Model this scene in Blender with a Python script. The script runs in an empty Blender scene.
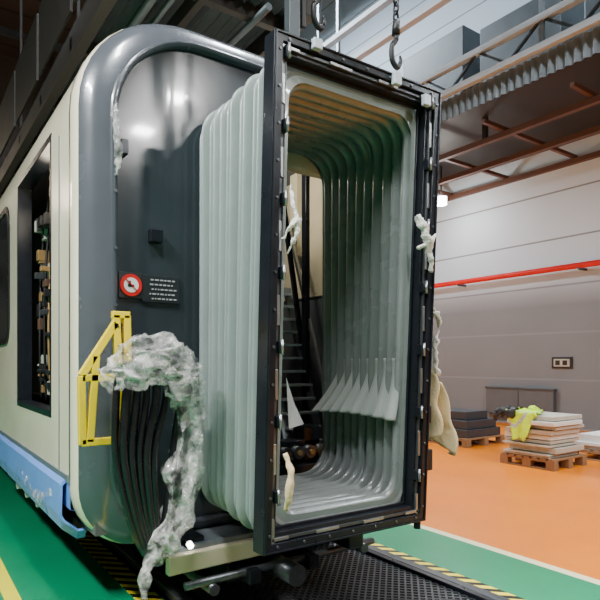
import bpy, bmesh, math, random
from mathutils import Vector, noise, Matrix
random.seed(7)
H=1.4
RH=14.0
C=bpy.context.scene.collection

# ---------------- materials ----------------
def mat(name,col,rough=.5,metal=0,noise_amt=.12,nscale=6,bump=0,bscale=40,emit=None,estr=0,trans=0,alpha=1,coat=0,spec=.5,dist=.02):
    m=bpy.data.materials.new(name); m.use_nodes=True
    nt=m.node_tree; N=nt.nodes; L=nt.links
    b=N['Principled BSDF']
    tc=N.new('ShaderNodeTexCoord')
    nz=N.new('ShaderNodeTexNoise'); nz.inputs['Scale'].default_value=nscale; nz.inputs['Detail'].default_value=5
    L.new(tc.outputs['Object'],nz.inputs['Vector'])
    mx=N.new('ShaderNodeMixRGB')
    mx.inputs[1].default_value=tuple(c*(1-noise_amt) for c in col)+(1,)
    mx.inputs[2].default_value=tuple(min(1,c*(1+noise_amt)) for c in col)+(1,)
    L.new(nz.outputs['Fac'],mx.inputs[0]); L.new(mx.outputs[0],b.inputs['Base Color'])
    mr=N.new('ShaderNodeMapRange'); mr.inputs[3].default_value=max(0.02,rough-.08); mr.inputs[4].default_value=min(1,rough+.08)
    L.new(nz.outputs['Fac'],mr.inputs[0]); L.new(mr.outputs[0],b.inputs['Roughness'])
    b.inputs['Metallic'].default_value=metal
    b.inputs['Specular IOR Level'].default_value=spec
    if coat: b.inputs['Coat Weight'].default_value=coat; b.inputs['Coat Roughness'].default_value=.06
    if trans: b.inputs['Transmission Weight'].default_value=trans
    if alpha<1:
        ar=N.new('ShaderNodeMapRange'); ar.inputs[1].default_value=.38; ar.inputs[2].default_value=.66
        ar.inputs[3].default_value=max(0,alpha-.16); ar.inputs[4].default_value=min(1,alpha+.42)
        L.new(nz.outputs['Fac'],ar.inputs[0]); L.new(ar.outputs[0],b.inputs['Alpha'])
    if emit: b.inputs['Emission Color'].default_value=emit+(1,); b.inputs['Emission Strength'].default_value=estr
    if bump:
        n2=N.new('ShaderNodeTexNoise'); n2.inputs['Scale'].default_value=bscale; n2.inputs['Detail'].default_value=4
        L.new(tc.outputs['Object'],n2.inputs['Vector'])
        bp=N.new('ShaderNodeBump'); bp.inputs['Strength'].default_value=bump; bp.inputs['Distance'].default_value=dist
        L.new(n2.outputs['Fac'],bp.inputs['Height']); L.new(bp.outputs[0],b.inputs['Normal'])
    return m
M={}
M['white']=mat('car_cream_paint',(.95,.87,.66),.2,0,.05,3,coat=.5)
M['blue']=mat('car_blue_paint',(.14,.32,.80),.3,0,.15,5,.15,20)
M['silver']=mat('car_silver_paint',(.085,.095,.112),.26,.1,.15,4,.04,8,coat=.6)
M['gray']=mat('car_grey_paint',(.06,.07,.085),.25,0,.12,4,.05,8,coat=.6)
M['dark']=mat('car_end_dark_paint',(.028,.038,.046),.2,0,.3,4,.05,5,coat=.4)
M['inner']=mat('car_interior_lining',(.12,.12,.12),.6)
M['cream']=mat('cream_panel',(.70,.64,.46),.45)
M['rubber']=mat('black_rubber',(.010,.011,.013),.25,0,.3,20)
M['frame']=mat('frame_dark_metal',(.013,.016,.022),.3,.3,.3,14)
M['steel']=mat('steel',(.4,.41,.42),.35,.9)
M['strip']=mat('grey_strip',(.11,.12,.13),.35,.7,.3,30)
M['bellow']=mat('bellows_fabric',(.235,.285,.275),.33,0,.14,5,.1,30,coat=.15)
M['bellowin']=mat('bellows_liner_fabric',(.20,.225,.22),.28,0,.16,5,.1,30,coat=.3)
M['liner']=mat('flared_liner_fabric',(.36,.39,.375),.32,0,.14,5,.1,30)
M['plastic']=mat('plastic_wrap',(.84,.84,.81),.10,0,.05,13,.8,30,alpha=.21,spec=1.0,dist=.03,coat=1)
M['tape']=mat('white_wrap',(.8,.79,.74),.35,0,.1,20,.6,60)
M['cloth']=mat('cream_cloth',(.74,.58,.34),.8,0,.15,12,.3,60)
M['yellow']=mat('yellow_paint',(.95,.68,.003),.35,0,.08,10)
M['red']=mat('red_paint',(.62,.012,.01),.5,spec=.3)
M['brown']=mat('rust_primer',(.095,.045,.030),.6)
M['brown2']=mat('dark_brown_steel',(.024,.020,.018),.55,.2,.4,3)
M['black']=mat('black_matte',(.01,.01,.011),.5,0,.3,20)
M['cgray']=mat('galvanised',(.22,.255,.28),.4,.5,.2,4)
M['cdark']=mat('weathered_galvanised',(.07,.085,.095),.45,.4,.3,4)
M['lgray']=mat('light_grey_steel',(.50,.57,.64),.45,.1)
M['concrete']=mat('pit_concrete',(.05,.05,.05),.8,0,.3,5)
M['wood']=mat('pallet_wood',(.25,.145,.07),.75,0,.3,8,.3,30)
M['card']=mat('board_panels',(.46,.44,.37),.7,0,.15,8)
M['board2']=mat('light_board',(.66,.68,.66),.6,0,.1,8)
M['hiviz']=mat('hiviz_fabric',(.55,.85,.0),.6,0,.15,20,.3,30)
M['reflect']=mat('reflective_tape',(.40,.41,.41),.4)
M['crate']=mat('dark_crate',(.030,.036,.044),.5)
M['crate2']=mat('grey_crate',(.10,.115,.13),.5)
M['copper']=mat('brass_parts',(.45,.27,.11),.4,.4,.4,10)
M['lamp']=mat('lamp_diffuser',(1,1,1),.5,emit=(1,.98,.95),estr=14)
M['glass']=mat('dark_glass',(.02,.025,.03),.08,0,.1,3,coat=.5)
M['signpl']=mat('sign_plate',(.02,.025,.028),.4)
M['signwh']=mat('sign_white',(.72,.72,.70),.5)

def pos_mat(name,build,rough=.4,coat=0):
    m=bpy.data.materials.new(name); m.use_nodes=True
    nt=m.node_tree; b=nt.nodes['Principled BSDF']; b.inputs['Roughness'].default_value=rough
    g=nt.nodes.new('ShaderNodeNewGeometry'); s=nt.nodes.new('ShaderNodeSeparateXYZ')
    nt.links.new(g.outputs['Position'],s.inputs[0])
    out=build(nt,s,g); nt.links.new(out,b.inputs['Base Color'])
    b.inputs['Coat Weight'].default_value=coat
    return m
def math_n(nt,op,a,b=None,c=None):
    n=nt.nodes.new('ShaderNodeMath'); n.operation=op
    for i,v in enumerate((a,b,c)):
        if v is None: continue
        if isinstance(v,(int,float)): n.inputs[i].default_value=v
        else: nt.links.new(v,n.inputs[i])
    return n.outputs[0]
def mixc(nt,f,a,b):
    n=nt.nodes.new('ShaderNodeMixRGB')
    nt.links.new(f,n.inputs[0])
    for i,v in ((1,a),(2,b)):
        if isinstance(v,tuple): n.inputs[i].default_value=v+(1,)
        else: nt.links.new(v,n.inputs[i])
    return n.outputs[0]
def noisef(nt,g,sc):
    n=nt.nodes.new('ShaderNodeTexNoise'); n.inputs['Scale'].default_value=sc; n.inputs['Detail'].default_value=5
    nt.links.new(g.outputs['Position'],n.inputs['Vector']); return n.outputs['Fac']
def fl(nt,s,g):
    x=s.outputs[0]; nf=noisef(nt,g,1.5)
    green=mixc(nt,nf,(.0,.19,.075),(.0,.29,.13))
    orange=mixc(nt,nf,(.66,.15,.0),(.80,.225,.003))
    c=mixc(nt,math_n(nt,'GREATER_THAN',x,3.64),green,orange)
    inb=math_n(nt,'MULTIPLY',math_n(nt,'GREATER_THAN',x,3.58),math_n(nt,'LESS_THAN',x,3.66))
    c=mixc(nt,inb,c,(.8,.74,.45))
    inb=math_n(nt,'MULTIPLY',math_n(nt,'GREATER_THAN',x,.50),math_n(nt,'LESS_THAN',x,.585))
    return mixc(nt,inb,c,(.9,.8,.02))
M['floor']=pos_mat('painted_epoxy_floor',fl,.33,.1)
def hz(nt,s,g):
    t=math_n(nt,'FRACT',math_n(nt,'MULTIPLY',math_n(nt,'ADD',s.outputs[0],s.outputs[1]),8.0))
    return mixc(nt,math_n(nt,'GREATER_THAN',t,.5),(.9,.72,.03),(.01,.01,.01))
M['hazard']=pos_mat('hazard_stripe',hz,.5)
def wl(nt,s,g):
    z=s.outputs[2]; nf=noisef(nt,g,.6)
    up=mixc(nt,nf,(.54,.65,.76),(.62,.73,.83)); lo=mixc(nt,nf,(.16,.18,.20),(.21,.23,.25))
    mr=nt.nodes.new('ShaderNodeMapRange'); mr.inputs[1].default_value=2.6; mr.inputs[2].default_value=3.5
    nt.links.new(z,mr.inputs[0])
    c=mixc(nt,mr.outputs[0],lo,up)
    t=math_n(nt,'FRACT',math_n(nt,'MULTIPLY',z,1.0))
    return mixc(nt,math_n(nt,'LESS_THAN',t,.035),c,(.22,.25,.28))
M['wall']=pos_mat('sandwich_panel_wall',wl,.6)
def wd(nt,s,g):
    nf=noisef(nt,g,.7)
    c=mixc(nt,nf,(.02,.017,.014),(.085,.062,.045))
    t=math_n(nt,'FRACT',math_n(nt,'MULTIPLY',s.outputs[1],.8))
    return mixc(nt,math_n(nt,'LESS_THAN',t,.12),c,(.02,.015,.01))
M['wdark']=pos_mat('dark_cladding',wd,.7)

# ---------------- helpers ----------------
def empty(name,loc=(0,0,0)):
    o=bpy.data.objects.new(name,None); C.objects.link(o); o.empty_display_size=.1; return o
def mk(name,verts,faces,m,parent=None,smooth=False,bev=0,mats=None,fm=None):
    me=bpy.data.meshes.new(name); me.from_pydata([tuple(v) for v in verts],[],faces); 
    for x in (mats or [m]): me.materials.append(x)
    if fm:
        for p,i in zip(me.polygons,fm): p.material_index=i
    bm=bmesh.new(); bm.from_mesh(me); bmesh.ops.recalc_face_normals(bm,faces=bm.faces); bm.to_mesh(me); bm.free()
    if smooth:
        for p in me.polygons: p.use_smooth=True
    o=bpy.data.objects.new(name,me); C.objects.link(o)
    if parent: o.parent=parent
    if bev:
        b=o.modifiers.new('b','BEVEL'); b.width=bev; b.segments=2; b.limit_method='ANGLE'
    return o
def bv(lo,hi):
    x0,y0,z0=lo;x1,y1,z1=hi
    return [(x0,y0,z0),(x1,y0,z0),(x1,y1,z0),(x0,y1,z0),(x0,y0,z1),(x1,y0,z1),(x1,y1,z1),(x0,y1,z1)]
BF=[(0,3,2,1),(4,5,6,7),(0,1,5,4),(1,2,6,5),(2,3,7,6),(3,0,4,7)]
def box(name,lo,hi,m,parent=None,bev=.004):
    return mk(name,bv(lo,hi),BF,m,parent,bev=bev)
def boxes(name,lst,m,parent=None,bev=0,mats=None,idx=None):
    V=[];F=[];FM=[]
    for k,(lo,hi) in enumerate(lst):
        n=len(V); V+=bv(lo,hi); F+=[tuple(i+n for i in f) for f in BF]; FM+=[idx[k] if idx else 0]*6
    return mk(name,V,F,m,parent,bev=bev,mats=mats,fm=FM if idx else None)
def frame_dirs(d):
    d=d.normalized(); up=Vector((0,0,1)) if abs(d.z)<.9 else Vector((1,0,0))
    a=d.cross(up).normalized(); b=a.cross(d).normalized(); return a,b
def barsmesh(name,segs,w,h,m,parent=None,bev=0):
    V=[];F=[]
    for p,q in segs:
        p=Vector(p);q=Vector(q); a,b=frame_dirs(q-p); n=len(V)
        for c in (p,q):
            for s,t in ((-1,-1),(1,-1),(1,1),(-1,1)): V.append(c+a*w/2*s+b*h/2*t)
        F+=[(n,n+1,n+2,n+3),(n+4,n+7,n+6,n+5)]+[(n+i,n+4+i,n+4+(i+1)%4,n+(i+1)%4) for i in range(4)]
    return mk(name,V,F,m,parent,bev=bev)
def cyls(name,segs,r,m,parent=None,n=12):
    V=[];F=[]
    for s in segs:
        p=Vector(s[0]);q=Vector(s[1]); rr=s[2] if len(s)>2 else r
        a,b=frame_dirs(q-p); k=len(V)
        for c in (p,q):
            for i in range(n):
                t=2*math.pi*i/n; V.append(c+a*rr*math.cos(t)+b*rr*math.sin(t))
        F+=[(k+i,k+(i+1)%n,k+n+(i+1)%n,k+n+i) for i in range(n)]
        F+=[tuple(k+i for i in range(n)),tuple(k+n+i for i in range(n))]
    o=mk(name,V,F,m,parent)
    for p in o.data.polygons: p.use_smooth=len(p.vertices)==4
    return o
def catmull(pts,sub=8):
    P=[Vector(p) for p in pts]; P=[2*P[0]-P[1]]+P+[2*P[-1]-P[-2]]; out=[]
    for i in range(1,len(P)-2):
        for j in range(sub):
            t=j/sub; a,b,c,d=P[i-1:i+3]
            out.append(.5*((2*b)+(c-a)*t+(2*a-5*b+4*c-d)*t*t+(3*b-a-3*c+d)*t**3))
    out.append(P[-2]); return out
def tube(name,pts,rad,m,parent=None,n=10,sub=8,crumple=0,fs=12,flat=1,seed=0,st=(1,1,1)):
    nr=len(pts); P=catmull(pts,sub); V=[];F=[]
    for i,p in enumerate(P):
        if isinstance(rad,(list,tuple)):
            f=i/(len(P)-1)*(nr-1); k=min(int(f),nr-2); r=rad[k]*(1-(f-k))+rad[k+1]*(f-k)
        else: r=rad
        d=(P[min(i+1,len(P)-1)]-P[max(i-1,0)]); a,b=frame_dirs(d)
        for j in range(n):
            t=2*math.pi*j/n; v=p+a*r*math.cos(t)*flat+b*r*math.sin(t)
            if crumple:
                q=Vector((v.x*st[0],v.y*st[1],v.z*st[2]))*fs+Vector((seed*3.1,0,0))
                w=.45-abs(noise.noise(q))*2.2+.35-abs(noise.noise(q*2.4))*1.1
                v=v+(v-p).normalized()*w*crumple+noise.noise_vector(q*1.3)*crumple*.5
            V.append(v)
        if i:
            k=(i-1)*n
            F+=[(k+j,k+(j+1)%n,k+n+(j+1)%n,k+n+j) for j in range(n)]
    F+=[tuple(range(n)),tuple(len(V)-n+j for j in range(n))]
    o=mk(name,V,F,m,parent)
    for p in o.data.polygons: p.use_smooth=(len(p.vertices)==4)
    return o
def rr(x0,x1,z0,z1,rt,rb,n=8):
    P=[]
    for cx,cz,r,a0 in ((x0+rb,z0+rb,rb,180),(x1-rb,z0+rb,rb,270),(x1-rt,z1-rt,rt,0),(x0+rt,z1-rt,rt,90)):
        for i in range(n+1):
            a=math.radians(a0+90*i/n); P.append((cx+r*math.cos(a),cz+r*math.sin(a)))
    return P
def loft(name,secs,m,parent=None,smooth=True,closed=True,mats=None,secmat=None):
    n=len(secs[0]); V=[v for s in secs for v in s]; F=[];FM=[]
    for i in range(len(secs)-1):
        for j in range(n if closed else n-1):
            F.append((i*n+j,i*n+(j+1)%n,(i+1)*n+(j+1)%n,(i+1)*n+j)); FM.append(secmat[i] if secmat else 0)
    return mk(name,V,F,m,parent,smooth,mats=mats,fm=FM if secmat else None)

# ---------------- room ----------------
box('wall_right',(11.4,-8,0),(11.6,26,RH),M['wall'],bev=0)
box('wall_back',(-8,26,0),(11.6,26.2,RH),M['wdark'],bev=0)
box('wall_left',(-8.2,-8,0),(-8,26,RH),M['wdark'],bev=0)
box('wall_front',(-8,-8.2,0),(11.6,-8,RH),M['wdark'],bev=0)
box('ceiling',(-8.2,-8.2,RH),(11.6,26.2,RH+.2),M['wdark'],bev=0)
PX0,PX1=1.27,2.88
boxes('floor',[((-8,-8,-.2),(PX0,26,0)),((PX1,-8,-.2),(11.4,26,0)),((PX0,-8,-1.3),(PX1,26,-1.2))],M['floor'])
boxes('inspection_pit',[((PX0-.1,-7.9,-1.19),(PX0,25.9,-.2)),((PX1,-7.9,-1.19),(PX1+.1,25.9,-.2))],M['concrete'])
box('hazard_tape',(1.13,-7.8,0.0),(1.26,25.8,.004),M['hazard'],bev=0)
box('hazard_tape.001',(2.89,-7.8,0.0),(3.0,25.8,.004),M['hazard'],bev=0)
g=empty('track_rail')
for x in (1.33,2.80):
    boxes('rail_%d'%(x*10),[((x-.035,-7.8,.0),(x+.035,25.8,.05)),((x-.01,-7.8,-.1),(x+.01,25.8,0)),((x-.055,-7.8,-.13),(x+.055,25.8,-.1))],M['strip'],g,bev=.006)
g=empty('pit_grating')
segs=[]
x0,x1,y0,y1=1.44,2.70,-1.5,3.35
s=.055
k=y0-(x1-x0)
while k<y1:
    a=max(0,(y0-k)); b=min(x1-x0,y1-k)
    if b>a:
        segs.append(((x0+a,k+a,.03),(x0+b,k+b,.03)))
        segs.append(((x1-a,k+a,.03),(x1-b,k+b,.03)))
    k+=s
barsmesh('mesh_bars',segs,.012,.012,M['strip'],g)
boxes('grating_frame',[((x0-.04,y0,-.02),(x0,y1,.06)),((x1,y0,-.02),(x1+.04,y1,.06)),((x0,y1,-.02),(x1,y1+.05,.06))]+[((x0,y,-.06),(x1,y+.04,.02)) for y in (-1,0,1,2,3)],M['frame'],g,bev=.004)
box('backing_plate',(x0,y0,-.075),(x1,y1,-.062),M['black'],g,bev=0)

# ---------------- train car ----------------
car=empty('train_car')
X0,X1,ZB,ZT=.75,3.05,H-1.02,H+1.95
def cp(inset,Y,n=10,dr=.5):
    return [(x,Y,z) for x,z in rr(X0+inset,X1-inset,ZB+inset*.6,ZT-inset*.75,.60-inset*dr,.35,n)]
side_z=[H-.80,H-.62,H-.30,H+.2,H+.8,H+1.35]
prof=[]
prof+= [(X0+.12,H-.84)]
prof+=[(X0+.0,z) for z in side_z]
for i in range(1,11):
    a=math.radians(180-9*i); prof.append((X0+.6+.6*math.cos(a),H+1.35+.6*math.sin(a)))
prof+=[(1.9,ZT+.03)]
prof+=[(X0+X1-x,z) for x,z in reversed(prof[:-1])]
ys=[3.2,3.7,4.85,5.6,6.8,8.0,9.4,10.5,14,20]
def shell(name,ins,m,upper):
    V=[];F=[];FM=[]
    cx=1.9
    for y in ys:
        for x,z in prof:
            V.append((x+(ins if x<cx-.01 else (-ins if x>cx+.01 else 0)),y,z-(ins if z>H+1.5 else 0)))
    n=len(prof)
    for i in range(len(ys)-1):
        for j in range(n-1):
            za=prof[j][1]; zb=prof[j+1][1]
            left=j<n//2-1
            door=left and abs(prof[j][0]-X0)<.001 and abs(prof[j+1][0]-X0)<.001 and za>=H-.31 and (i in (1,6))
            if door: continue
            F.append((i*n+j,i*n+j+1,(i+1)*n+j+1,(i+1)*n+j))
            zc=(za+zb)/2
            FM.append(1 if zc<H-.61 and upper else 0)
    return mk(name,V,F,m,car,mats=[m,M['blue']],fm=FM)
o=shell('body_shell',0,M['white'],True)
for p in o.data.polygons: p.use_smooth=True
e=o.modifiers.new('e','EDGE_SPLIT'); e.split_angle=math.radians(30)
shell('interior_lining',.09,M['inner'],False)
for i,(a,b) in enumerate(((3.7,4.85),(9.4,10.5))):
    boxes('door_jamb_%d'%i,[((X0-.004,a-.03,H-.34),(X0+.10,a,H+1.39)),((X0-.004,b,H-.34),(X0+.10,b+.03,H+1.39)),((X0-.004,a,H-.34),(X0+.10,b,H-.30)),((X0-.004,a,H+1.35),(X0+.10,b,H+1.39))],M['frame'],car,bev=.004)
boxes('side_trim',[((X0-.008,3.24,H-.66),(X0-.001,19.9,H-.62)),((X0-.006,3.45,H-.62),(X0-.001,3.455,H+1.3))],M['cgray'],car)
L=[((1.08,3.5,H-.34),(1.12,5.0,H+1.5))];I=[0]
for k in range(280):
    y=random.uniform(3.72,4.8);z=random.uniform(H-.28,H+1.3);w=random.uniform(.02,.13);h=random.uniform(.015,.10);d=random.uniform(.04,.24)
    L.append(((1.08-d,y,z),(1.08,y+w,z+h))); I.append(random.choice([0,0,1,0,2,3,4]))
boxes('equipment_cabinet',L,None,car,mats=[M['black'],M['copper'],M['strip'],M['card'],M['brown']],idx=I,bev=.003)
for k in range(6):
    y=3.85+k*.18; tube('cabinet_cable_%d'%k,[(.90,y,H-.3),(.88,y+.04*math.sin(k),H+.2),(.91,y+.05,H+.8),(.95,y-.02,H+1.3)],.010,M['black'] if k%3 else M['copper'],car,n=6)
for k,(a,b) in enumerate(((5.3,6.6),(7.2,8.9))):
    P=rr(a,b,H+.2,H+1.28,.14,.14,6); n=len(P)
    Q=rr(a-.05,b+.05,H+.15,H+1.33,.18,.18,6)
    mk('window_glass_%d'%k,[(X0-.006,y,z) for y,z in P],[tuple(range(n))],M['glass'],car)
    loft('window_seal_%d'%k,[[(X0-.001,y,z) for y,z in Q],[(X0-.014,y,z) for y,z in Q],[(X0-.014,y,z) for y,z in P],[(X0-.004,y,z) for y,z in P]],M['rubber'],car,smooth=False)
# end ring
loft('end_ring_edge',[cp(.0,3.24),cp(-.004,3.20),cp(.0,3.12),cp(.012,3.085)],M['white'],car)
loft('end_ring_bevel',[cp(.012,3.085),cp(.04,3.04),cp(.09,3.012),cp(.15,3.0)],M['silver'],car)
loft('end_ring_lip',[cp(.15,3.0),cp(.160,2.985),cp(.175,2.985),cp(.19,3.0),cp(.19,3.04)],M['gray'],car)
bb=[(x,3.04,z) for x,z in rr(1.5,2.46,H-.80,H+1.40,.2,.2,10)]
loft('end_wall',[cp(.19,3.04),cp(.22,3.04),bb,[(x,3.12,z) for x,y,z in bb]],M['dark'],car,smooth=False)
mk('corner_trim',*(lambda S:( [v for s in S for v in s],[(i,i+1,len(S[0])+i+1,len(S[0])+i) for i in range(len(S[0])-1)]))([cp(-.006,3.19)[32:44]+cp(-.006,3.19)[:1],cp(-.006,3.21)[32:44]+cp(-.006,3.21)[:1]]),M['steel'],car)
cyls('end_bolts',[((.925,2.99,H-.6+i*.3),(.925,2.978,H-.6+i*.3)) for i in range(7)],.009,M['gray'],car)
tube('end_tape',[(.93,2.985,H+1.36),(.92,2.96,H+1.25),(.935,2.965,H+1.1),(.93,2.985,H+.98)],[.01,.02,.016,.008],M['plastic'],car,n=14,crumple=.012,fs=25)
boxes('end_junction_boxes',[((1.12,2.99,H+.66),(1.19,3.05,H+.73)),((.95,2.97,H+1.10),(.99,3.04,H+1.18))],M['frame'],car,bev=.005)
box('car_floor',(.84,3.05,H-.92),(2.96,20,H-.86),M['inner'],car,bev=0)
box('upper_wall_panel',(2.86,3.5,H+.55),(2.9,6,H+1.6),M['cream'],car)
box('lower_wall_panel',(2.88,3.5,H-.86),(2.92,6,H+.55),M['cgray'],car)
box('door_post',(2.74,3.92,H+.9),(2.84,4.02,H+1.6),M['cream'],car)
box('door_post_b',(2.62,3.62,H-.86),(2.66,3.68,H+1.7),M['frame'],car)
box('gangway_lintel',(1.5,3.13,H+1.30),(2.46,3.2,H+1.5),M['cream'],car)
barsmesh('interior_brace',[((2.35,3.55,H+1.25),(2.68,3.75,H+.1)),((2.42,3.7,H+1.2),(2.42,3.7,H-.86))],.035,.03,M['frame'],car)
boxes('underframe',[((.95,3.3,ZB),(2.85,20,H-.86)),((.85,3.6,H-1.05),(1.0,8,H-.82)),((.9,5,.3),(1.25,7,H-.85))],M['frame'],car,bev=.01)
cyls('bogie_wheels',[((1.25,y,.46),(1.40,y,.46),.41) for y in (5.2,7.4)]+[((2.72,y,.46),(2.87,y,.46),.41) for y in (5.2,7.4)],.42,M['strip'],car,n=32)
cyls('bogie_axle_boxes',[((1.0,y,.46),(1.25,y,.46),.13) for y in (5.2,7.4)]+[((1.05,6.0,.5),(1.05,6.0,.8),.1),((1.05,6.5,.5),(1.05,6.5,.8),.1),((.85,4.3,.50),(.85,5.3,.50),.05),((.9,5.6,.55),(.9,5.8,.55),.1),((.78,4.7,.46),(.9,4.7,.46),.09),((.78,4.3,.44),(.9,4.3,.44),.06),((.78,5.1,.44),(.9,5.1,.44),.08)],.1,M['lgray'],car,n=20)
box('bogie_side_frame',(1.02,4.9,.40),(1.16,7.7,.6),M['cgray'],car,bev=.02)
boxes('gangway_sill',[((1.12,2.78,.36),(2.6,3.04,.43))],M['cgray'],car,bev=.008)
boxes('gangway_sill_front',[((1.12,2.74,.30),(1.9,2.79,.40)),((1.9,2.76,.32),(2.6,2.79,.39))],M['cream'],car,bev=.008)
cyls('sill_lamp',[((1.24,2.76,.445),(1.24,2.735,.435),.016)],.02,M['lamp'],car,n=16)
boxes('coupler_bracket',[((2.2,2.6,.27),(2.32,3.0,.36)),((1.5,2.82,.15),(2.1,3.2,.30)),((1.16,2.80,.43),(1.35,2.98,.46)),((1.22,2.76,.42),(1.26,2.8,.46)),((1.55,2.66,.18),(1.63,2.84,.26)),((1.95,2.66,.18),(2.03,2.84,.26))],M['frame'],car,bev=.01)
cyls('coupler_pipes',[((1.20,2.72,.24),(2.5,2.72,.24),.022),((1.35,2.68,.20),(1.35,3.2,.20),.03),((2.4,2.68,.22),(2.4,3.2,.22),.03),((1.79,2.55,.22),(1.79,2.9,.22),.06)],.02,M['strip'],car,n=14)
# rigid lower skirt panel
V=[];F=[]
pp=[(X0-.002,H-.66),(X0-.022,H-.68),(X0-.026,H-.84),(X0-.01,H-.92),(X0+.06,H-.98),(X0+.10,H-.98)]
yy=[3.28,3.32,4.2,4.24,5.2,5.24,6.4]
for i,y in enumerate(yy):
    for x,z in pp: V.append((x+.004*(i%2),y,z+(.05 if y<3.3 else 0)*(z<H-.85)))
n=len(pp); F=[(i*n+j,i*n+j+1,(i+1)*n+j+1,(i+1)*n+j) for i in range(len(yy)-1) for j in range(n-1)]
o=mk('side_skirt_panel',V,F,M['blue'],car); o.modifiers.new('s','SOLIDIFY').thickness=.015
tube('skirt_protective_film',[(X0-.03,3.5,H-.76),(X0-.03,3.9,H-.86),(X0-.03,4.5,H-.78)],[.02,.05,.02],M['plastic'],car,n=24,sub=14,crumple=.02,fs=9,flat=.3)
# sign
sg=empty('warning_sign')
cyls('red_disc',[((1.02,3.025,H+.415),(1.02,3.018,H+.415))],.060,M['red'],sg,n=28)
cyls('white_disc',[((1.02,3.019,H+.415),(1.02,3.016,H+.415))],.040,M['signwh'],sg,n=28)
barsmesh('slash',[((.99,3.0145,H+.445),(1.05,3.0145,H+.385))],.012,.004,M['red'],sg)
boxes('foot_symbol',[((1.0,3.0135,H+.405),(1.035,3.016,H+.418)),((1.005,3.0135,H+.418),(1.017,3.016,H+.437))],M['black'],sg)
box('text_plate',(1.085,3.023,H+.33),(1.30,3.038,H+.48),M['signpl'],sg,bev=.002)
L=[]
for i in range(5):
    x=1.11+random.uniform(0,.03)
    while x<1.265:
        w=random.uniform(.008,.022); L.append(((x,3.020,H+.346+.026*i),(min(x+w,1.28),3.024,H+.354+.026*i))); x+=w+.008
boxes('plate_text',L,M['reflect'],sg)
box('sign_backing',(.955,3.026,H+.345),(1.085,3.038,H+.485),M['signpl'],sg,bev=.002)

# ---------------- gangway bellows ----------------
gw=empty('gangway_bellows')
FC=[(1.333,H-.877),(2.392,H-.888),(2.526,H+1.544),(1.397,H+1.525)]  # BL BR TR TL
BC=[(1.37,H-.87),(2.47,H-.87),(2.47,H+1.49),(1.37,H+1.49)]
def quad(Cn,a,b):
    bl,br,tr,tl=[Vector(c) for c in Cn]
    return (bl*(1-a)+br*a)*(1-b)+(tl*(1-a)+tr*a)*b
Wd,Hd=1.08,2.4
def sec(Y,t,ins,topextra,r,n=12):
    Cn=[tuple(Vector(f)*(1-t)+Vector(b)*t) for f,b in zip(FC,BC)]
    out=[]
    for x,z in rr(ins,Wd-ins,ins,Hd-ins-topextra,r,r,n):
        q=quad(Cn,x/Wd,z/Hd); out.append((q.x,Y,q.y))
    return out
YA,YB=2.255,3.03; per=18
def folds(NR,outer):
    S=[]
    for i in range(NR*per+1):
        f=i/(NR*per); ph=(i%per)/per; kk=i//per
        bul=0 if (ph<.001 or ph>.999) else math.sin(math.pi*ph)**.65
        Y=YA+(YB-YA)*(f+.005*math.sin(f*19))
        r=.11+.08*f
        if outer:
            bo=bul*(1+.10*math.sin(kk*2.7))
            S.append(sec(Y,f,.135-.105*bo,.02*(1-f),r))
        else:
            S.append(sec(Y,f,.092+.060*bul,.02*(1-f),r-.01))
    return S
loft('outer_folds',folds(12,True),M['bellow'],gw)
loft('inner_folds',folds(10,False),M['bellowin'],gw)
rows=[]
for k in range(25):
    s_=k/24; z=H+.02-.35*s_; fl_=.0 if s_<.25 else ((s_-.25)/.75)**1.3*.13
    row=[]
    for i in range(8*12+1):
        f=i/96; ph=(i%12)/12; bul=math.sin(math.pi*ph)**.6 if ph>0 else 0
        Y=2.275+(.62+fl_*.9)*f-fl_*.06
        xb=2.318-.02*(1-s_)*0+(.035)*f
        row.append((xb-fl_*(.45+.55*f)-bul*(.026+fl_*.05),Y,z+.02*math.sin(f*3)*s_))
    rows.append(row)
o=loft('flared_liner',rows,M['liner'],gw,closed=False)
sm=o.modifiers.new('s','SOLIDIFY'); sm.thickness=.006
def ring(name,o0,o1,ya,yb,m,parent=gw,bev=.003):
    def q4(ins,Y):
        return [(quad(FC,a,b).x,Y,quad(FC,a,b).y) for a,b in ((ins/Wd,ins/Hd),(1-ins/Wd,ins/Hd),(1-ins/Wd,1-ins/Hd),(ins/Wd,1-ins/Hd))]
    S=[q4(o0,ya),q4(o0,yb),q4(o1,yb),q4(o1,ya)]
    V=[v for s in S for v in s];F=[]
    for i in range(4):
        for j in range(4):
            F.append((i*4+j,i*4+(j+1)%4,((i+1)%4)*4+(j+1)%4,((i+1)%4)*4+j))
    return mk(name,V,F,m,parent,bev=bev)
ring('end_frame',0,.045,2.17,2.262,M['frame'])
ring('end_frame_inner',.045,.085,2.20,2.262,M['frame'])
ring('end_frame_flange',.08,.100,2.245,2.262,M['frame'])
ring('clamp_strip',.052,.066,2.188,2.2,M['strip'],bev=.001)
ring('frame_lip',.004,.012,2.162,2.17,M['frame'],bev=.001)
B=[];S=[];HG=[];HC=[]
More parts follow.
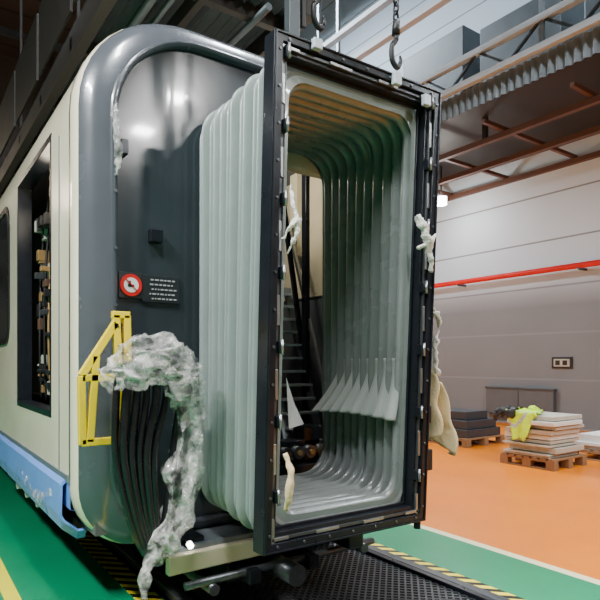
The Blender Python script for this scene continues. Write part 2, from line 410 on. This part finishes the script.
for e in range(4):
    cnt=14 if e in (1,3) else 7
    for i in range(cnt):
        t=(i+.5)/cnt
        def P_(ins,t=t,e=e):
            ab={0:(t,ins/Hd),1:(1-ins/Wd,t),2:(t,1-ins/Hd),3:(ins/Wd,t)}[e]
            return quad(FC,*ab)
        q=P_(.03); B.append(((q.x,2.172,q.y),(q.x,2.163,q.y)))
        q=P_(.059)
        if i%2==0:
            h=.07 if e in(1,3) else .008; w=.008 if e in(1,3) else .07
            S.append(((q.x-w,2.180,q.y-h),(q.x+w,2.19,q.y+h)))
        elif e in (1,3):
            q=P_(.072); HG.append(((q.x-.014,2.165,q.y-.028),(q.x+.014,2.205,q.y+.028)))
            HC.append(((q.x,2.160,q.y-.035),(q.x,2.160,q.y+.035),.007))
cyls('frame_bolts',B,.007,M['strip'],gw,n=8)
boxes('frame_slots',S,M['steel'],gw,bev=.002)
boxes('frame_hinges',HG,M['frame'],gw,bev=.003)
cyls('hinge_pins',HC,.007,M['steel'],gw,n=8)
boxes('lift_lug',[((1.60,2.14,H+1.49),(1.65,2.17,H+1.54)),((2.13,2.14,H+1.47),(2.18,2.17,H+1.54)),((2.36,2.14,H+1.42),(2.41,2.17,H+1.48))],M['lgray'],gw,bev=.004)
tube('corner_tape',[(2.31,2.15,H+.80),(2.34,2.13,H+.72),(2.38,2.13,H+.62),(2.42,2.15,H+.50)],[.012,.026,.02,.008],M['tape'],gw,n=16,crumple=.016,fs=22)
tube('tie_left',[(1.47,2.15,H+.82),(1.475,2.13,H+.7),(1.49,2.12,H+.6),(1.45,2.15,H+.5)],[.006,.009,.012,.005],M['tape'],gw,n=10,crumple=.010,fs=25)
tube('tie_left_b',[(1.43,2.16,H+.56),(1.47,2.12,H+.64),(1.52,2.14,H+.66)],[.005,.010,.006],M['tape'],gw,n=10,crumple=.008,fs=25)
tube('tie_right_b',[(2.32,2.16,H+.62),(2.38,2.12,H+.66),(2.46,2.14,H+.72)],[.006,.012,.006],M['tape'],gw,n=10,crumple=.010,fs=25)
tube('strap_handle',[(1.44,2.15,H-.42),(1.45,2.12,H-.5),(1.44,2.12,H-.6),(1.445,2.15,H-.68)],[.010,.017,.017,.010],M['cloth'],gw,n=12,crumple=.006,fs=20)
cyls('corner_foot',[((2.36,2.2,H-.93),(2.36,2.2,H-.87),.02)],.02,M['black'],gw)
boxes('side_latch',[((2.43,2.2,H-.62),(2.49,2.25,H-.5)),((2.44,2.2,H-.35),(2.48,2.24,H-.25))],M['black'],gw,bev=.006)
tube('side_strap',[(2.44,2.23,H+.30),(2.53,2.26,H+.33),(2.62,2.3,H+.31)],.007,M['tape'],gw,n=8)

# interior steps and things
ld=empty('step_ladder')
A0=Vector((2.36,3.40,H-.86));A1=Vector((2.36,3.95,H+.62)); D=Vector((.30,.0,0))
barsmesh('stringers',[(A0,A1),(A0+D,A1+D)],.02,.07,M['cgray'],ld)
barsmesh('treads',[(A0.lerp(A1,t),A0.lerp(A1,t)+D) for t in [i/14+.03 for i in range(14)]],.14,.018,M['lgray'],ld)
barsmesh('handrail',[(A0+D+Vector((0,-.02,.5)),A1+D+Vector((0,0,.6)))],.025,.025,M['steel'],ld)
eq=empty('coupling_unit')
cyls('coupling_rollers',[((2.12+.10*i,3.14,H-.62),(2.12+.10*i,3.24,H-.62),.045) for i in range(4)]+[((2.05,3.2,H-.74),(2.45,3.2,H-.74),.05)],.05,M['strip'],eq,n=16)
cyls('coupling_caps',[((2.12+.10*i,3.125,H-.62),(2.12+.10*i,3.14,H-.62),.018) for i in range(4)],.05,M['copper'],eq,n=16)
boxes('coupling_base',[((2.0,3.14,H-.86),(2.44,3.34,H-.7)),((2.0,3.2,H-.60),(2.44,3.3,H-.54)),((2.3,3.2,H-.7),(2.44,3.34,H-.45))],M['frame'],eq,bev=.01)
mk('paper_sheet',[(1.99,2.93,H-.42),(2.12,2.95,H-.40),(2.06,2.97,H-.27),(1.99,2.96,H-.10),(1.99,2.932,H-.42),(2.12,2.952,H-.40),(2.06,2.972,H-.27),(1.99,2.962,H-.10)],[(0,1,2,3),(7,6,5,4),(0,4,5,1),(1,5,6,2),(2,6,7,3),(3,7,4,0)],M['board2'])

# ---------------- cable bracket, cables, wrap ----------------
br=empty('cable_bracket')
Y=2.9
barsmesh('bracket_bars',[((.90,Y,H+.24),(.93,Y,H-.40)),((.955,Y,H+.24),(.96,Y,H+.0)),((.90,Y,H+.2),(.73,Y,H-.07)),((.73,Y,H-.07),(.735,Y,H-.41)),((.73,Y,H-.40),(.95,Y,H-.40)),((.73,Y,H-.08),(.97,Y,H-.08)),((.88,Y,H+.24),(.97,Y,H+.24)),((.80,Y-.0,H+.03),(.77,Y,H-.4)),
   ((.93,Y,H-.40),(.95,2.98,H-.40)),((.95,Y,H+.22),(.95,2.98,H+.22)),((.95,Y,H-.08),(.95,2.98,H-.08))],.036,.036,M['yellow'],br,bev=.003)
cyls('bracket_holes',[((.905+.005*i,Y-.019,H+.18-.1*i),(.905+.005*i,Y-.021,H+.18-.1*i)) for i in range(6)],.006,M['black'],br,n=8)
cb=empty('cable_bundle')
for i in range(11):
    t=i/10; row=i%2
    xt=.86+.22*t; y=2.70+.07*row
    tube('hose_%d'%i,[(xt+.02,2.84,H-.05+.02*row),(xt,y+.02,H-.04),(xt-.03+.03*t,y-.02,H-.18),(.83+.19*t+.01*row,y-.02,H-.45),(.90+.13*t,y-.02,H-.75),(.99+.07*t,y,H-.95),(1.08+.04*t,y+.12,H-1.02),(1.15+.03*t,3.05,H-1.06)],.015+.003*(i%3),M['rubber'],cb,n=10)
for i in range(5):
    tube('wrapped_hose_%d'%i,[(.92,2.70,H-.08),(1.02,2.66,H+.01-.015*i),(1.12,2.66,H-.01-.02*i),(1.155+.012*i,2.67,H-.14),(1.13+.013*i,2.69,H-.36),(1.09+.01*i,2.68,H-.66),(1.05+.01*i,2.70,H-.95),(1.12,2.95,H-1.06)],.015,M['rubber'],cb,n=10)
wr=empty('plastic_wrap')
tube('wrap_head',[(.81,2.78,H-.12),(.86,2.72,H-.06),(.96,2.68,H-.01),(1.07,2.67,H-.02),(1.16,2.67,H-.10),(1.20,2.69,H-.2)],[.03,.08,.115,.115,.09,.05],M['plastic'],wr,n=80,sub=32,crumple=.055,fs=7,st=(.6,1,1.6))
tube('wrap_head_fold',[(.84,2.66,H-.14),(.93,2.61,H-.06),(1.05,2.60,H-.03),(1.15,2.62,H-.10)],[.01,.055,.06,.02],M['plastic'],wr,n=48,sub=24,crumple=.05,fs=8,seed=5,st=(.7,1,1.4))
tube('wrap_tail',[(1.17,2.68,H-.08),(1.19,2.68,H-.25),(1.18,2.67,H-.45),(1.16,2.66,H-.60),(1.12,2.66,H-.76),(1.06,2.66,H-.90),(1.03,2.68,H-1.0)],[.05,.07,.065,.085,.085,.05,.012],M['plastic'],wr,n=70,sub=26,crumple=.045,fs=9,seed=2,st=(1.3,1.3,.4))
tube('wrap_tail_fold',[(1.22,2.66,H-.12),(1.23,2.64,H-.3),(1.21,2.62,H-.5),(1.18,2.62,H-.68),(1.13,2.62,H-.80)],[.02,.03,.025,.035,.01],M['plastic'],wr,n=40,sub=20,crumple=.035,fs=9,seed=8,st=(1.3,1.3,.4))
tube('wrap_end',[(1.02,2.68,H-.9),(.98,2.66,H-.98),(.95,2.62,H-1.05),(.94,2.6,H-1.12)],[.015,.028,.022,.006],M['plastic'],wr,n=40,sub=16,crumple=.02,fs=12,seed=4,st=(1.3,1.3,.5))

# cloth on the right of frame
cl=empty('cloth_bag')
V=[];F=[];nu,nv=20,24
for j in range(nv+1):
    t=j/nv
    for i in range(nu+1):
        s_=i/nu
        w=.10+.14*min(1,t*1.5)
        x=2.60+w*s_-.03*t+ .015*math.sin(t*9)
        y=2.34+.05*math.sin(s_*11+t*2)*(.3+t)+.02*noise.noise(Vector((s_*3,t*3,1)))
        z=H-.03-.48*t-(.10*s_*(1-t))+.07*math.sin(s_*5)*t
        V.append((x,y,z))
for j in range(nv):
    for i in range(nu):
        k=j*(nu+1)+i; F.append((k,k+1,k+nu+2,k+nu+1))
o=mk('cloth',V,F,M['cloth'],cl,True); o.modifiers.new('s','SOLIDIFY').thickness=.008
tube('cloth_tie',[(2.64,2.31,H+.30),(2.68,2.32,H+.22),(2.65,2.32,H+.1),(2.65,2.32,H-.02),(2.68,2.34,H-.08)],[.016,.009,.016,.010,.022],M['tape'],cl,n=12,crumple=.014,fs=20)

# ---------------- chains / hoist ----------------
def chain(name,x,y,z0,z1):
    e=empty(name); V=[];F=[]
    z=z0+.22;k=0;R=.016;L=.022;r=.006;n=14;m=6
    while z<z1:
        base=len(V)
        for i in range(n):
            a=2*math.pi*i/n; cx=R*math.cos(a); cz=(R+L*.5)*math.sin(a)*1.2
            for j in range(m):
                b=2*math.pi*j/m; px=(cx+r*math.cos(b)*math.cos(a)); pz=(cz+r*math.cos(b)*math.sin(a)); py=r*math.sin(b)
                V.append((x+px,y+py,z+pz) if k%2 else (x+py,y+px,z+pz))
        for i in range(n):
            for j in range(m):
                F.append((base+i*m+j,base+((i+1)%n)*m+j,base+((i+1)%n)*m+(j+1)%m,base+i*m+(j+1)%m))
        z+=.046;k+=1
    mk('links',V,F,M['frame'],e,True)
    tube('hook',[(x,y,z0+.22),(x,y,z0+.15),(x-.03,y,z0+.10),(x-.025,y,z0+.03),(x+.01,y,z0+.0),(x+.035,y,z0+.04),(x+.03,y,z0+.07)],[.012,.016,.014,.015,.014,.011,.005],M['black'],e,n=10)
    cyls('swivel',[((x,y,z0+.17),(x,y,z0+.24),.022)],.02,M['black'],e)
    return e
chain('lifting_chain',2.15,2.155,H+1.565,5.16)
chain('lifting_chain.001',1.70,2.24,H+1.66,5.16)
mr=empty('monorail_beam')
boxes('i_beam',[((.5,2.12,5.2),(3.6,2.26,5.22)),((.5,2.18,5.22),(3.6,2.2,5.4)),((.5,2.12,5.4),(3.6,2.26,5.42)),((.8,2.15,5.42),(.86,2.23,RH)),((3.2,2.15,5.42),(3.26,2.23,RH))],M['cgray'],mr)
box('hanger_post',(1.50,2.20,H+1.54),(1.56,2.25,5.2),M['cdark'],mr)
box('hanger_post_b',(1.585,2.22,H+1.62),(1.61,2.24,5.2),M['black'],mr)

# ---------------- overhead platform above train ----------------
pf=empty('maintenance_platform')
Z=H+2.32
xs=[1.1+i*.02 for i in range(56)]
V=[(x,y,Z+.10+.02*math.sin(i*1.57)) for y in (3.1,22) for i,x in enumerate(xs)]
n=len(xs); F=[(i,i+1,n+i+1,n+i) for i in range(n-1)]
mk('corrugated_deck',V,F,M['cdark'],pf)
boxes('platform_beams',[((1.04,3.0,Z-.04),(1.12,22,Z+.16)),((1.55,3.1,Z-.02),(1.6,22,Z+.12)),((2.18,3.0,Z-.04),(2.26,22,Z+.16))]+[((1.04,3.3+i*1.1,Z+.0),(2.26,3.36+i*1.1,Z+.10)) for i in range(17)],M['brown2'],pf,bev=.004)
cyls('platform_pipes',[((1.3,3.1,Z-.02),(1.3,22,Z-.02),.03),((1.42,3.1,Z+.0),(1.42,22,Z+.0),.02),((1.95,3.1,Z-.02),(1.95,22,Z-.02),.025)],.03,M['cdark'],pf)
boxes('platform_side_panels',[((.98,3.0+i*1.2,Z+.16),(1.0,4.1+i*1.2,Z+.75)) for i in range(15)],M['brown2'],pf,bev=.004)
barsmesh('platform_hangers',[((x,y,Z+.1),(x,y,RH)) for x in (1.08,2.22) for y in (4,9,14,19)],.05,.05,M['brown2'],pf)
gl=empty('crane_gantry')
barsmesh('gantry_beams',[((-.6,5,6.0),(-.6,25,6.0)),((-1.8,5,6.4),(-1.8,25,6.4)),((-3.4,5,6.2),(-3.4,25,6.2))],.25,.35,M['brown2'],gl)
barsmesh('gantry_cross',[((-4,6+i*2.2,6.6),(.2,6+i*2.2,6.6)) for i in range(9)],.12,.15,M['wdark'],gl)
barsmesh('gantry_hangers',[((x,y,6.2),(x,y,RH)) for x in (-.6,-3.4) for y in (6,14,22)],.1,.1,M['brown2'],gl)

# ---------------- mezzanine on right ----------------
mz=empty('mezzanine_deck')
box('deck_plate',(8.25,-4,5.95),(11.38,25,6.02),M['brown2'],mz,bev=0)
barsmesh('purlins',[((8.9,-4,5.5),(8.9,25,5.5)),((10.1,-4,5.52),(10.1,25,5.52)),((11.25,-4,5.5),(11.25,25,5.5))],.10,.10,M['brown'],mz)
barsmesh('cross_purlins',[((8.3,-3.4+i*1.6,5.6),(11.35,-3.4+i*1.6,5.6)) for i in range(18)],.07,.07,M['brown'],mz)
barsmesh('deck_struts',[((8.9,-3.4+i*2.5,5.5),(8.9,-3.4+i*2.5,5.95)) for i in range(12)],.08,.08,M['brown2'],mz)
ys_=[-4+i*.02 for i in range(1450)]
V=[(8.2+.025*math.sin(i*.9),y,z) for z in (5.85,6.22) for i,y in enumerate(ys_)]
n=len(ys_); mk('corrugated_fascia',V,[(i,i+1,n+i+1,n+i) for i in range(n-1)],M['cgray'],mz,True)
barsmesh('edge_beam',[((8.15,-4,6.3),(8.15,25,6.3)),((8.15,-4,6.75),(8.15,25,6.75))],.12,.1,M['lgray'],mz)
barsmesh('truss',[((8.15,-4+i*1.2,6.3),(8.15,-3.4+i*1.2,6.75)) for i in range(24)]+[((8.15,-3.4+i*1.2,6.75),(8.15,-2.8+i*1.2,6.3)) for i in range(24)],.04,.04,M['cdark'],mz)
barsmesh('upper_rails',[((7.6,-4,7.6),(7.6,25,7.6)),((7.6,-4,8.3),(7.6,25,8.3))],.14,.1,M['lgray'],mz)
barsmesh('mezz_hangers',[((8.15,y,6.3),(8.15,y,RH)) for y in (0,5,10,15,20)]+[((7.6,y,7.6),(7.6,y,RH)) for y in (0,5,10,15,20)],.07,.07,M['cgray'],mz)
boxes('deck_cabinets',[((9.4,-3+i*2.1,6.02),(10.4,-1.3+i*2.1,7.7+.3*(i%3))) for i in range(13)],M['cdark'],mz,bev=.02)
barsmesh('trusses',[((-7.9,y,12.9),(11.3,y,12.9)) for y in (2,7,12,17,22)],.15,.25,M['cdark'],empty('roof_truss'))
fpz=empty('fire_pipe')
cyls('pipe',[((11.15,-7.8,3.34),(11.15,25.8,3.34),.06)],.06,M['red'],fpz,n=16)
boxes('pipe_brackets',[((11.1,y,3.25),(11.395,y+.04,3.3)) for y in range(-6,25,3)],M['cdark'],fpz)
ws=empty('wall_sign')
box('sign_board',(11.37,6.3,1.26),(11.398,6.75,1.5),M['black'],ws)
box('sign_face',(11.36,6.35,1.3),(11.372,6.7,1.46),M['card'],ws)
boxes('sign_symbols',[((11.355,6.4,1.33),(11.362,6.5,1.43)),((11.355,6.56,1.33),(11.362,6.66,1.43))],M['black'],ws)
wp=empty('wall_panel')
box('panel_body',(11.28,6.66,.22),(11.398,8.34,.80),M['crate2'],wp,bev=.01)
boxes('panel_rim',[((11.26,6.64,.78),(11.398,8.36,.82)),((11.26,6.64,.20),(11.398,8.36,.23)),((11.27,7.48,.23),(11.28,7.50,.78))],M['cdark'],wp,bev=.004)
# ---------------- pallets ----------------
def pallet(name,x0,y0,x1,y1):
    e=empty(name)
    L=[]
    for i in range(7):
        w=(y1-y0)/7; L.append(((x0,y0+i*w+.01,.12),(x1,y0+(i+1)*w-.02,.145)))
    for x in (x0,(x0+x1)/2-.05,x1-.1):
        L.append(((x,y0,.1),(x+.1,y1,.12))); L.append(((x,y0,0),(x+.1,y1,.02)))
        for y in (y0,(y0+y1)/2-.06,y1-.12): L.append(((x,y,.02),(x+.1,y+.12,.10)))
    boxes('slats',L,M['wood'],e,bev=.003); return e
pallet('wooden_pallet',6.8,4.0,7.6,4.8)
pallet('wooden_pallet.001',7.5,5.9,8.5,7.3)
pallet('wooden_pallet.002',8.0,3.3,9.2,4.5)
L=[];I=[];z=.145
while z<.68:
    h=random.uniform(.03,.08); dx,dy=random.uniform(-.05,.05),random.uniform(-.05,.05)
    L.append(((6.84+dx,4.05+dy,z),(7.53+dx,4.73+dy,z+h-.012))); I.append(random.choice([0,0,1])); z+=h
ztop=z
boxes('panel_stack',L,None,mats=[M['card'],M['board2']],idx=I,bev=.003)
boxes('black_board_pile',[((7.55,5.95,.147),(8.45,7.2,.28)),((7.6,6.0,.282),(8.4,7.1,.42)),((7.7,6.1,.422),(8.3,7.15,.56))],M['crate'],bev=.01)
boxes('panel_stack.001',[((8.05,3.35,.147),(9.15,4.4,.20)),((8.02,3.4,.202),(9.1,4.4,.25)),((8.06,3.36,.252),(9.12,4.36,.36))],None,mats=[M['board2'],M['card']],idx=[1,0,0],bev=.006)
jk=empty('safety_jacket')
def drape(name,cx,cy,w,l,mats,seed,rot=0,edge=6.80,zb=0,bands=(),amp=1):
    V=[];F=[];FM=[];n=36
    for j in range(n+1):
        for i in range(n+1):
            a=(i/n-.5)*w; b=(j/n-.5)*l
            a*=1+.16*math.sin(b*16+seed); b*=1+.14*math.sin(a*13+seed)
            x=cx+a*math.cos(rot)-b*math.sin(rot); y=cy+a*math.sin(rot)+b*math.cos(rot)
            z=ztop+.015+zb+amp*(.055*abs(noise.noise(Vector((x*6,y*6,seed))))+.05*abs(noise.noise(Vector((x*12,y*12,seed)))))
            over=max(0,edge-x); z-=over*2.2-.03*math.sin(y*30)*min(1,over*8); x+=over*.75+.015*math.sin(y*34)*min(1,over*8)
            V.append((x,y,z))
    for j in range(n):
        for i in range(n):
            k=j*(n+1)+i; F.append((k,k+1,k+n+2,k+n+1)); FM.append(1 if any(lo<=i<hi for lo,hi in bands) else 0)
    o=mk(name,V,F,None,jk,True,mats=mats,fm=FM); o.modifiers.new('s','SOLIDIFY').thickness=.012; return o
drape('body',6.90,4.50,.50,.42,[M['hiviz'],M['reflect']],1,.45,bands=((7,9),(14,16)))
drape('lining',6.95,4.72,.42,.20,[M['black'],M['hiviz']],3,.35,zb=.015,bands=((20,26),))
tube('sleeve',[(6.98,4.66,ztop+.05),(6.84,4.74,ztop+.05),(6.76,4.80,ztop+.0),(6.75,4.84,ztop-.1)],[.035,.045,.04,.03],M['black'],jk,n=20,crumple=.02,fs=11)
tube('sleeve_b',[(7.02,4.38,ztop+.05),(7.12,4.5,ztop+.05),(7.22,4.60,ztop+.04),(7.32,4.60,ztop+.04)],[.04,.045,.035,.025],M['hiviz'],jk,n=20,crumple=.02,fs=11)

# ---------------- lights ----------------
def lamp(name,loc,sx,sy,e,col=(1,.98,.95),rot=(0,0,0)):
    p=empty(name)
    boxes('housing',[((loc[0]-sx/2,loc[1]-sy/2,loc[2]+.03),(loc[0]+sx/2,loc[1]+sy/2,loc[2]+.10))],M['lgray'],p)
    box('diffuser',(loc[0]-sx/2+.02,loc[1]-sy/2+.02,loc[2]+.005),(loc[0]+sx/2-.02,loc[1]+sy/2-.02,loc[2]+.03),M['lamp'],p,bev=0)
    barsmesh('hanger',[((loc[0],loc[1],loc[2]+.1),(loc[0],loc[1],RH))],.02,.02,M['lgray'],p)
    l=bpy.data.lights.new('light','AREA'); l.shape='RECTANGLE'; l.size=sx; l.size_y=sy; l.energy=e; l.color=col
    o=bpy.data.objects.new('light',l); o.location=(loc[0],loc[1],loc[2]-.01); o.rotation_euler=rot; C.objects.link(o); o.parent=p
lamp('ceiling_lamp',(-2.2,1.8,5.2),.35,1.8,640,(1,1,.98))
lamp('ceiling_lamp.001',(3.9,-3.2,6.0),.36,.36,250)
lamp('ceiling_lamp.002',(3.95,-4.9,6.0),.36,.36,250)
lamp('ceiling_lamp.003',(6.8,0.2,5.6),.5,3.5,290,(.88,.96,1))
lamp('ceiling_lamp.004',(6.8,10.0,5.6),.5,3.5,340,(.88,.96,1))
lamp('upper_wall_fill',(5.8,14.0,12.3),1.0,4.0,2200,(.86,.94,1))  # unseen high fill, added so the upper right wall gets direct light
lamp('ceiling_lamp.006',(-3.0,16.0,6.0),.5,3.0,200,(1,.75,.5))
lamp('upper_steel_fill',(5.5,2.5,12.0),.8,3.0,900,(.86,.94,1))  # cool fill out of view, added to light the upper steelwork
lamp('roof_edge_fill',(.3,.8,6.2),.3,1.4,270,(.97,.99,1))  # added above the camera for highlights on roof and bellows edges
hp=empty('high_bay_lamp'); cyls('bulb',[((10.3,8.85,5.06),(10.3,8.85,5.24),.13)],.1,M['lamp'],hp,n=20); cyls('stem',[((10.3,8.85,5.24),(10.3,8.85,5.95),.02)],.03,M['black'],hp)
def pt(name,loc,e,col,par):
    il=bpy.data.lights.new(name,'POINT'); il.energy=e; il.shadow_soft_size=.1; il.color=col
    o=bpy.data.objects.new(name,il); o.location=loc; C.objects.link(o); o.parent=par
pt('high_bay_light',(10.3,8.85,4.9),70,(1,.97,.9),hp)
pt('cabin_fill',(2.0,3.6,H+1.5),32,(1,.9,.75),car)  # bare fill added to brighten the car interior, no fitting modelled
pt('doorway_fill',(.86,4.2,H+1.2),5,(1,.85,.65),car)  # fill added to lift the cabinet parts; the doorway has no lamp

w=bpy.data.worlds.new('w'); bpy.context.scene.world=w; w.use_nodes=True
w.node_tree.nodes['Background'].inputs[0].default_value=(.6,.65,.7,1); w.node_tree.nodes['Background'].inputs[1].default_value=.2

cam=bpy.data.cameras.new('camera'); cam.lens=33.9; cam.sensor_width=36; cam.shift_y=.103; cam.clip_start=.05
co=bpy.data.objects.new('camera',cam); co.location=(0,0,H); co.rotation_euler=(math.radians(90),0,-math.radians(35.3)); C.objects.link(co)
bpy.context.scene.camera=co
